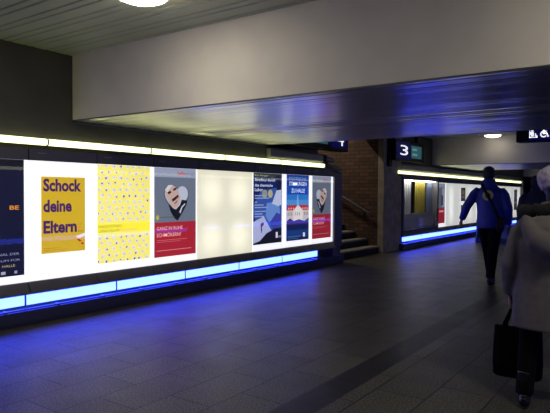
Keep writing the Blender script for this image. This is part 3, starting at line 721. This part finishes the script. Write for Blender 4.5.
def person(label, loc, rotz, H, pose, clothes):
    """one continuous body; clothes are children. Local frame: +Y ahead, +X to the right hand side"""
    t = thing('person', label, 'person', loc, rotz=rotz)
    k = H/1.80
    S = lambda p: Vector(p)
    g = pose
    body = MB()
    hc = S(g['head']); hh = 0.245*k
    at = head(body, hc, hh, g.get('turn', 0.0))
    body.rings([(S(g['neck'])+V3(0, 0, -0.05), 0.075*k, 0.07*k), (S(g['neck'])+V3(0, 0.005, 0.03*k), 0.058*k, 0.058*k), (hc+V3(0, 0.0, -0.06*k), 0.056*k, 0.060*k)], 16)
    pv, ch, nk = S(g['pelvis']), S(g['chest']), S(g['neck'])
    body.rings([(pv+V3(0, 0, -0.09*k), 0.12*k, 0.09*k), (pv, 0.155*k, 0.105*k), (pv*0.6+ch*0.4, 0.138*k, 0.092*k), (ch, 0.165*k, 0.108*k), (ch*0.45+nk*0.55, 0.17*k, 0.09*k), (nk+V3(0, 0, -0.02*k), 0.08*k, 0.065*k)], 20)
    for sd in ('l', 'r'):
        sx = -1 if sd == 'l' else 1
        sh, el, wr = S(g['sh_'+sd]), S(g['el_'+sd]), S(g['wr_'+sd])
        limb(body, [(ch*0.3+nk*0.7+V3(sx*0.08*k, 0, -0.04*k), 0.055*k), (sh, 0.056*k), (sh*0.5+el*0.5, 0.047*k), (el, 0.040*k), (el*0.55+wr*0.45, 0.038*k), (wr, 0.026*k)])
        hd_ = S(g.get('hd_'+sd, tuple((wr-el).normalized())))
        hand(body, wr, hd_, g.get('pn_'+sd, (-sx, 0, 0)), g.get('ts_'+sd, 1), g.get('curl_'+sd, 0.45), k, g.get('grip_'+sd, False))
        hp, kn, an = S(g['hip_'+sd]), S(g['kn_'+sd]), S(g['an_'+sd])
        limb(body, [(hp+V3(0, 0, 0.06*k), 0.075*k), (hp+V3(0, 0, -0.05), 0.085*k), (hp*0.5+kn*0.5, 0.068*k), (kn, 0.052*k), (kn*0.65+an*0.35+V3(0, -0.012, 0), 0.052*k), (kn*0.2+an*0.8, 0.036*k), (an, 0.034*k)], 16)
        ft = S(g.get('toe_'+sd, (0, 1, -0.1))).normalized()
        limb(body, [(an-ft*0.05*k+V3(0, 0, -0.03*k), 0.03*k), (an+ft*0.04*k+V3(0, 0, -0.045*k), 0.036*k, 0.034*k), (an+ft*0.13*k+V3(0, 0, -0.058*k), 0.042*k, 0.024*k), (an+ft*0.17*k+V3(0, 0, -0.062*k), 0.03*k, 0.016*k)], 14, (1, 0, 0))
    b = body.build('body', SKIN, t, local=True); fuse(b, 0.0065, 3)
    for sx in (-1, 1):
        e = at(sx*0.145, 0.335, 0.02)
        MB().ball(e, 0.012*k, 0.010*k, 0.010*k, 10).build('eye', EYE, t, local=True, smooth=True)
    clothes(t, g, S, k, at, hh)
    return t

def jacket_mesh(g, S, k, hem, fat=1.0, neck_r=0.085, sleeve=1.0, hem_w=0.215, hem_d=0.15, flare=0.0, waist=1.0):
    mb = MB(); pv, ch, nk = S(g['pelvis']), S(g['chest']), S(g['neck'])
    c0 = pv.copy(); c0.z = hem
    q = pv*0.55+ch*0.45
    mb.rings([(c0, hem_w*k, hem_d*k), (c0*0.6+q*0.4, (hem_w*0.7+0.3*0.20)*k*waist, (hem_d*0.7+0.3*0.14)*k), (q, 0.198*k*fat*waist, 0.14*k*fat), (ch, 0.215*k*fat, 0.145*k*fat), (ch*0.5+nk*0.5, 0.188*k*fat, 0.122*k*fat), (nk+V3(0, 0, -0.03*k), 0.12*k*fat, 0.095*k), (nk+V3(0, 0, 0.015*k), neck_r*k, neck_r*k), (nk+V3(0, 0.004, 0.085*k), neck_r*0.90*k, neck_r*0.90*k)], 24)
    for sd in ('l', 'r'):
        sx = -1 if sd == 'l' else 1
        sh, el, wr = S(g['sh_'+sd]), S(g['el_'+sd]), S(g['wr_'+sd])
        limb(mb, [(ch*0.35+nk*0.65+V3(sx*0.09*k, 0, -0.055*k), 0.062*k*sleeve), (sh, 0.070*k*sleeve), (sh*0.82+el*0.18, 0.076*k*sleeve), (sh*0.5+el*0.5, 0.072*k*sleeve), (el, 0.066*k*sleeve), (el*0.5+wr*0.5, 0.060*k*sleeve), (wr-(wr-el).normalized()*0.01, 0.050*k*sleeve)], 16)
    return mb

def trousers_mesh(g, S, k, top=0.08, low=0.012, w=1.0):
    mb = MB(); pv = S(g['pelvis'])
    mb.rings([(pv+V3(0, 0, top), 0.165*k*w, 0.118*k*w), (pv, 0.172*k*w, 0.125*k*w), (pv+V3(0, 0, -0.09*k), 0.155*k*w, 0.115*k*w), (pv+V3(0, 0, -0.15*k), 0.10*k, 0.08*k)], 20)
    for sd in ('l', 'r'):
        hp, kn, an = S(g['hip_'+sd]), S(g['kn_'+sd]), S(g['an_'+sd])
        limb(mb, [(hp+V3(0, 0, 0.03), 0.098*k*w), (hp*0.8+kn*0.2, 0.100*k*w), (kn, 0.076*k*w), (kn*0.5+an*0.5, 0.070*k*w), (an+V3(0, 0, -low), 0.064*k*w)], 18)
    return mb

def shoe(g, S, k, sd, t, mat, boot=0.0, name='shoe', heel=0.0):
    an = S(g['an_'+sd]); f = S(g.get('toe_'+sd, (0, 1, -0.1))); f.normalize(); up = V3(0, 0, 1)
    z = an + V3(0, 0, -0.055*k)
    mb = MB()
    mb.rings([(z-f*0.085*k, 0.022*k, 0.030*k), (z-f*0.07*k, 0.036*k, 0.040*k), (z, 0.042*k, 0.046*k), (z+f*0.09*k+V3(0, 0, -0.008*k), 0.048*k, 0.036*k), (z+f*0.16*k+V3(0, 0, -0.016*k), 0.042*k, 0.026*k), (z+f*0.195*k+V3(0, 0, -0.018*k), 0.02*k, 0.014*k)], 16)
    mb.rings([(an+V3(0, 0, -0.05*k), 0.044*k, 0.05*k), (an+V3(0, 0, 0.02*k), 0.046*k, 0.048*k), (an+V3(0, 0, 0.03*k+boot), 0.050*k, 0.052*k)], 16)
    o = mb.build(name, mat, t, local=True); fuse(o, 0.008, 3)
    sole = MB()
    zz = (z.z - 0.046*k)
    pts = []
    sd_ = Vector((f.x, f.y, 0)).normalized(); sr = Vector((sd_.y, -sd_.x, 0))
    for a in range(18):
        q = 2*math.pi*a/18
        u = 0.055 + 0.145*math.cos(q); v = (0.047 if math.cos(q) > 0 else 0.040)*math.sin(q)
        pts.append(z + sd_*u*k + sr*v*k)
    lo = [(p.x, p.y, zz-0.012) for p in pts]; hi = [(p.x, p.y, zz+0.012) for p in pts]
    bm = sole.bm; a = [bm.verts.new(p) for p in lo]; b = [bm.verts.new(p) for p in hi]
    bm.faces.new(a[::-1]); bm.faces.new(b)
    for i in range(18): bm.faces.new((a[i], a[(i+1) % 18], b[(i+1) % 18], b[i]))
    sole.build('sole', RUBBER, o, local=True)

def hair_mesh(at, hh, k, long=0.0):
    mb = MB()
    mb.rings([(at(0, -0.17, -0.40-long), 0.20*hh, 0.15*hh), (at(0, -0.17, -0.30-long), 0.25*hh, 0.20*hh), (at(0, -0.17, -0.12), 0.31*hh, 0.26*hh), (at(0, -0.13, 0.05), 0.365*hh, 0.365*hh), (at(0, -0.08, 0.22), 0.365*hh, 0.41*hh), (at(0, -0.04, 0.40), 0.29*hh, 0.35*hh), (at(0, -0.03, 0.49), 0.16*hh, 0.2*hh), (at(0, -0.03, 0.53), 0.05*hh, 0.06*hh)], 20)
    return mb

# --- the walking man in the blue jacket
JBLUE = noisy('blue_jacket_cloth', (22, 42, 150), (16, 32, 124), 9.0, rough=0.55, bump=0.25)
TROUSER = noisy('black_trouser_cloth', (13, 13, 15), (8, 8, 10), 12.0, rough=0.9, bump=0.2, spec=0.1)
SHOE = M('black_shoe', (16, 16, 18), 0.35)
gman = dict(pelvis=(0.03, 0.02, 0.94), chest=(0.03, 0.03, 1.27), neck=(0.0, 0.03, 1.50), head=(-0.005, 0.06, 1.655),
            sh_l=(-0.182, 0.03, 1.395), el_l=(-0.315, 0.00, 1.165), wr_l=(-0.405, 0.10, 0.955), sh_r=(0.205, 0.03, 1.388), el_r=(0.285, -0.05, 1.14), wr_r=(0.285, 0.06, 0.905),
            pn_l=(0.9, 0.3, 0.2), pn_r=(-1, 0.2, 0), ts_l=1, ts_r=-1,
            hip_l=(-0.06, 0.02, 0.92), hip_r=(0.11, 0.02, 0.92), kn_l=(-0.03, 0.16, 0.51), kn_r=(0.075, -0.02, 0.48), an_l=(0.02, 0.24, 0.095), an_r=(0.055, -0.12, 0.105),
            toe_l=(0.02, 1, -0.02), toe_r=(0.04, 1, -0.08))
def man_clothes(t, g, S, k, at, hh):
    j = jacket_mesh(g, S, k, 0.84, hem_w=0.200, hem_d=0.145, neck_r=0.100).build('jacket', JBLUE, t, local=True); fuse(j, 0.011, 4)
    fuse(trousers_mesh(g, S, k).build('trousers', TROUSER, t, local=True), 0.011, 4)
    for sd in 'lr': shoe(g, S, k, sd, t, SHOE)
    fuse(hair_mesh(at, hh, k).build('hair', HAIR, t, local=True), 0.009, 3)
    # round emblem printed on the back: pale ring, golden field and dark figure
    c = V3(0.005, -0.118, 1.338)
    def disc(r, y, mi, mb, n=28):
        mb.poly([(c.x+r*math.cos(2*math.pi*i/n), c.y+y-0.25*(r*math.cos(2*math.pi*i/n))**2, c.z+r*math.sin(2*math.pi*i/n)) for i in range(n)][::-1], mi)
    mb = MB(); disc(0.078, 0.0, 0, mb); disc(0.062, -0.0015, 1, mb)
    mb.poly([(c.x+x, c.y-0.003, c.z+z) for x, z in ((-0.04, -0.02), (-0.015, -0.045), (0.03, -0.03), (0.04, 0.015), (0.01, 0.04), (-0.005, 0.01), (-0.03, 0.03))], 2)
    # shrink the disc onto the cloth
    e = mb.build('back_emblem', [M('emblem_pale', (206, 198, 150), 0.6), M('emblem_gold', (220, 196, 104), 0.6), M('emblem_dark', (70, 76, 104), 0.6)], t, local=True, recalc=False)
    sub = e.modifiers.new('tri', 'TRIANGULATE')
    e['label'] = 'round pale and gold emblem'
MAN = (3.09, 8.86, 0.0); MANR = 0.12
pm = person('man in a blue jacket and black trousers walking away down the passage', MAN, MANR, 1.80, gman, man_clothes)
# his shoulder bag hangs from the left shoulder across the back to the right hip
RM = Matrix.Rotation(MANR, 4, 'Z')
bg = thing('shoulder_bag', 'small black bag slung across the blue jacket of the walking man', 'bag', MAN, rotz=MANR)
strap = [(-0.085, 0.09, 1.520), (-0.095, 0.02, 1.535), (-0.085, -0.075, 1.49), (-0.03, -0.135, 1.40), (0.05, -0.142, 1.25), (0.12, -0.145, 1.10), (0.175, -0.13, 0.99)]
MB().rings([(p, 0.022, 0.006) for p in strap], 8, ref=(1, 0, 0.4)).build('strap', BLACK, bg, local=True, smooth=True)
mb = MB(); mb.rings([((0.19, -0.145, 0.80), 0.040, 0.03), ((0.19, -0.15, 0.82), 0.052, 0.04), ((0.19, -0.15, 0.98), 0.052, 0.04), ((0.19, -0.145, 1.00), 0.042, 0.03)], 16)
mb.build('pouch', BLACK, bg, local=True, smooth=True)
MB().prism_x([(-0.205, 0.87), (-0.19, 0.87), (-0.185, 1.0), (-0.12, 1.015), (-0.12, 1.005), (-0.195, 0.985)], 0.142, 0.238).build('flap', RUBBER, bg, local=True)

# --- the woman in the grey hooded coat
COAT = noisy('grey_coat_cloth', (100, 94, 97), (84, 79, 84), 10.0, rough=0.85, bump=0.3)
FUR = noisy('dark_fur_trim', (26, 25, 26), (14, 14, 15), 70.0, rough=0.95, bump=0.8)
KNIT = noisy('pale_lilac_wool', (186, 176, 190), (150, 140, 158), 46.0, rough=0.95, bump=0.8)
gw = dict(pelvis=(0.01, 0.0, 0.76), chest=(0.0, 0.0, 1.03), neck=(0.02, 0.02, 1.235), head=(0.035, 0.05, 1.385),
          sh_l=(-0.150, 0.0, 1.155), el_l=(-0.225, -0.02, 0.90), wr_l=(-0.232, 0.05, 0.685), sh_r=(0.175, 0.0, 1.155), el_r=(0.25, -0.03, 0.91), wr_r=(0.26, 0.06, 0.69),
          hd_l=(0, 0.1, -1), pn_l=(1, 0, 0), pn_r=(-1, 0, 0), ts_l=1, ts_r=-1, curl_l=0.85, grip_l=True,
          hip_l=(-0.075, 0.0, 0.75), hip_r=(0.09, 0.0, 0.75), kn_l=(-0.105, -0.02, 0.42), kn_r=(0.10, 0.14, 0.43), an_l=(-0.125, -0.08, 0.085), an_r=(0.11, 0.26, 0.085), toe_l=(-0.08, 1, -0.05), toe_r=(0.05, 1, 0))
def woman_clothes(t, g, S, k, at, hh):
    mb = jacket_mesh(g, S, k, 0.50, fat=1.16, sleeve=1.12, hem_w=0.275, hem_d=0.20, neck_r=0.10, waist=1.05)
    # hood lying on the back
    mb.rings([((-0.13, -0.06, 1.205), 0.035, 0.03), ((-0.115, -0.13, 1.15), 0.05, 0.042), ((-0.06, -0.175, 1.07), 0.075, 0.05), ((0.02, -0.19, 1.035), 0.08, 0.05), ((0.10, -0.175, 1.07), 0.075, 0.05), ((0.155, -0.13, 1.15), 0.05, 0.042), ((0.17, -0.06, 1.205), 0.035, 0.03)], 14, ref=(0, 0, 1))
    mb.rings([((0.02, -0.10, 1.20), 0.13, 0.06), ((0.02, -0.14, 1.13), 0.12, 0.065), ((0.02, -0.16, 1.05), 0.06, 0.04)], 16)
    c = mb.build('hooded_coat', COAT, t, local=True); fuse(c, 0.011, 4)
    # dark fur edging that lies round the shoulders
    pts = []
    for i in range(19):
        a = math.pi*(0.98 + 1.04*i/18)
        pts.append(((0.02+0.185*math.cos(a)), 0.02+0.13*math.sin(a), 1.262-0.02*abs(math.cos(a)) + 0.012*math.sin(i*2.3)))
    mb = MB(); mb.rings([(p, 0.040+0.004*math.sin(i*1.9), 0.034) for i, p in enumerate(pts)], 12, ref=(0, 0, 1))
    mb.build('fur_trim', FUR, t, local=True, smooth=True)
    fuse(trousers_mesh(g, S, k, w=1.0).build('trousers', TROUSER, t, local=True), 0.011, 4)
    for sd in 'lr': shoe(g, S, k, sd, t, M('polished_boot', (14, 14, 18), 0.15), boot=0.12, name='boot')
    fuse(hair_mesh(at, hh, k, 0.25).build('hair', HAIR, t, local=True), 0.010, 3)
    # soft knitted beret
    hc = at(0.02, -0.06, 0.30)
    mb = MB(); R = Matrix.Rotation(-0.25, 3, 'X')
    rng = []
    for r, z in ((0.094, -0.075), (0.100, -0.055), (0.112, -0.03), (0.121, 0.0), (0.119, 0.03), (0.102, 0.062), (0.066, 0.083), (0.02, 0.09)):
        rng.append((hc + R @ Vector((0, 0, z)), r, r*1.06))
    mb.rings(rng, 28)
    o = mb.build('woollen_hat', KNIT, t, local=True, smooth=True)
    sm = o.modifiers.new('sub', 'SUBSURF'); sm.levels = 1; sm.render_levels = 2
    tex = bpy.data.textures.new('wool', 'CLOUDS'); tex.noise_scale = 0.03
    dm = o.modifiers.new('fuzz', 'DISPLACE'); dm.texture = tex; dm.strength = 0.016; dm.mid_level = 0.5
WOM = (4.765, 3.93, 0.0); WOMR = 0.10
person('person at the right edge in a pale woollen hat and grey hooded coat', WOM, WOMR, 1.50, gw, woman_clothes)
# tote bag in the left hand
tb = thing('tote_bag', 'large black tote bag carried in the hand of the person in the grey coat', 'bag', (4.565, 4.03, 0.12), rotz=0.02)
CLOTHB = noisy('black_bag_cloth', (8, 8, 9), (5, 5, 6), 14.0, rough=0.9, spec=0.08)
mb = MB(); mb.rings([((0.0, 0, 0.0), 0.140, 0.045), ((0.0, 0, 0.012), 0.150, 0.055), ((0.0, 0, 0.16), 0.152, 0.058), ((0.0, 0, 0.30), 0.148, 0.040), ((0.0, 0, 0.335), 0.146, 0.022)], 4)
mb.bm.free(); mb = MB()
def bag_ring(z, w, d): return [(-w, -d*0.6, z), (-w*0.9, -d, z), (0, -d*1.05, z), (w*0.9, -d, z), (w, -d*0.6, z), (w, d*0.6, z), (w*0.9, d, z), (0, d*1.05, z), (-w*0.9, d, z), (-w, d*0.6, z)]
rs = [bag_ring(z, w, d) for z, w, d in ((0, 0.135, 0.045), (0.012, 0.15, 0.055), (0.10, 0.153, 0.062), (0.22, 0.151, 0.05), (0.315, 0.148, 0.030), (0.335, 0.148, 0.026))]
vs = [[mb.bm.verts.new(p) for p in r] for r in rs]
mb.bm.faces.new(vs[0][::-1])
for a, b in zip(vs, vs[1:]):
    for i in range(10): mb.bm.faces.new((a[i], a[(i+1) % 10], b[(i+1) % 10], b[i]))
mb.bm.faces.new(vs[-1])
mb.build('bag_body', CLOTHB, tb, local=True, smooth=True)
for s in (-1, 1):
    MB().rings([((-0.085, 0.026*s, 0.27), 0.014, 0.004), ((-0.08, 0.028*s, 0.36), 0.012, 0.004), ((-0.045, 0.010*s, 0.455), 0.010, 0.005), ((-0.03, 0.006*s, 0.472), 0.010, 0.006), ((-0.012, 0.010*s, 0.455), 0.010, 0.005), ((0.035, 0.028*s, 0.36), 0.012, 0.004), ((0.04, 0.026*s, 0.27), 0.014, 0.004)], 8, ref=(1, 0, 0.3)).build('handle', CLOTHB, tb, local=True, smooth=True)

# --- a third person ahead, mostly hidden by the grey coat
NAVY = noisy('navy_jacket_cloth', (24, 30, 66), (18, 22, 50), 9.0, rough=0.7, bump=0.2)
g3 = dict(pelvis=(0, 0, 0.88), chest=(0, 0.02, 1.19), neck=(0, 0.02, 1.41), head=(0, 0.05, 1.565),
          sh_l=(-0.18, 0.02, 1.335), el_l=(-0.235, -0.04, 1.08), wr_l=(-0.235, 0.06, 0.86), sh_r=(0.18, 0.02, 1.335), el_r=(0.235, 0.0, 1.08), wr_r=(0.235, 0.10, 0.87),
          pn_l=(1, 0, 0), pn_r=(-1, 0, 0), ts_l=1, ts_r=-1,
          hip_l=(-0.085, 0, 0.86), hip_r=(0.085, 0, 0.86), kn_l=(-0.08, 0.10, 0.47), kn_r=(0.08, -0.02, 0.46), an_l=(-0.07, 0.16, 0.09), an_r=(0.075, -0.14, 0.095))
def navy_clothes(t, g, S, k, at, hh):
    fuse(jacket_mesh(g, S, k, 0.78, hem_w=0.205, hem_d=0.15).build('jacket', NAVY, t, local=True), 0.012, 4)
    fuse(trousers_mesh(g, S, k).build('trousers', TROUSER, t, local=True), 0.012, 4)
    for sd in 'lr': shoe(g, S, k, sd, t, SHOE)
    fuse(hair_mesh(at, hh, k).build('hair', HAIR, t, local=True), 0.010, 3)
person('dark haired person in a navy jacket ahead, mostly hidden behind the pale hat', (3.47, 10.35, 0), 0.1, 1.69, g3, navy_clothes)

# --- low glazed stand on the floor beyond the walking man
sd_ = thing('display_stand', 'low glazed stand on a dark base behind the legs of the man in blue', 'stand', (1.27, 16.3, 0))
MB().box((0.84, 16.1, 0.0), (1.72, 16.5, 0.14)).build('base', M('stand_base', (30, 34, 60), 0.4), sd_, bevel=0.01)
MB().box((0.88, 16.12, 0.14), (1.68, 16.14, 0.62)).build('front_glass', PANE, sd_)
MB().box((0.86, 16.11, 0.14), (0.885, 16.49, 0.64)).box((1.675, 16.11, 0.14), (1.70, 16.49, 0.64)).box((0.86, 16.47, 0.14), (1.70, 16.49, 0.64)).build('side_panel', M('stand_panel', (90, 104, 150), 0.3), sd_)
MB().box((0.86, 16.11, 0.62), (1.70, 16.49, 0.645)).build('top_panel', M('stand_top', (70, 76, 100), 0.3), sd_)

# ------------------------------------------------------------------ world, camera, colour
w = bpy.data.worlds.new('dim_world'); scene.world = w; w.use_nodes = True
w.node_tree.nodes['Background'].inputs[0].default_value = (0.02, 0.02, 0.022, 1); w.node_tree.nodes['Background'].inputs[1].default_value = 0.3

yaw = math.radians(35.5); pitch = math.atan((206.5-193.3)/563.0); roll = math.radians(0.34)
f0 = Vector((-math.sin(yaw), math.cos(yaw), 0)); r0 = Vector((math.cos(yaw), math.sin(yaw), 0)); u0 = Vector((0, 0, 1))
fw = f0*math.cos(pitch) - u0*math.sin(pitch); u1 = u0*math.cos(pitch) + f0*math.sin(pitch)
rt = r0*math.cos(roll) + u1*math.sin(roll); up = u1*math.cos(roll) - r0*math.sin(roll)
cam = bpy.data.cameras.new('camera'); co = bpy.data.objects.new('camera', cam); COL.objects.link(co)
cam.sensor_width = 36.0; cam.lens = 36.0*563.0/550.0; cam.clip_end = 200; cam.clip_start = 0.05
co.matrix_world = Matrix(((rt.x, up.x, -fw.x, 5.42), (rt.y, up.y, -fw.y, 0.0), (rt.z, up.z, -fw.z, 1.35), (0, 0, 0, 1)))
scene.camera = co
vs_ = scene.view_settings
vs_.view_transform = 'Standard'; vs_.look = 'None'; vs_.exposure = 0.0; vs_.gamma = 1.0; vs_.use_curve_mapping = False
scene.cycles.use_denoising = True
scene.cycles.max_bounces = 8; scene.cycles.transparent_max_bounces = 16
scene.cycles.sample_clamp_indirect = 4.0
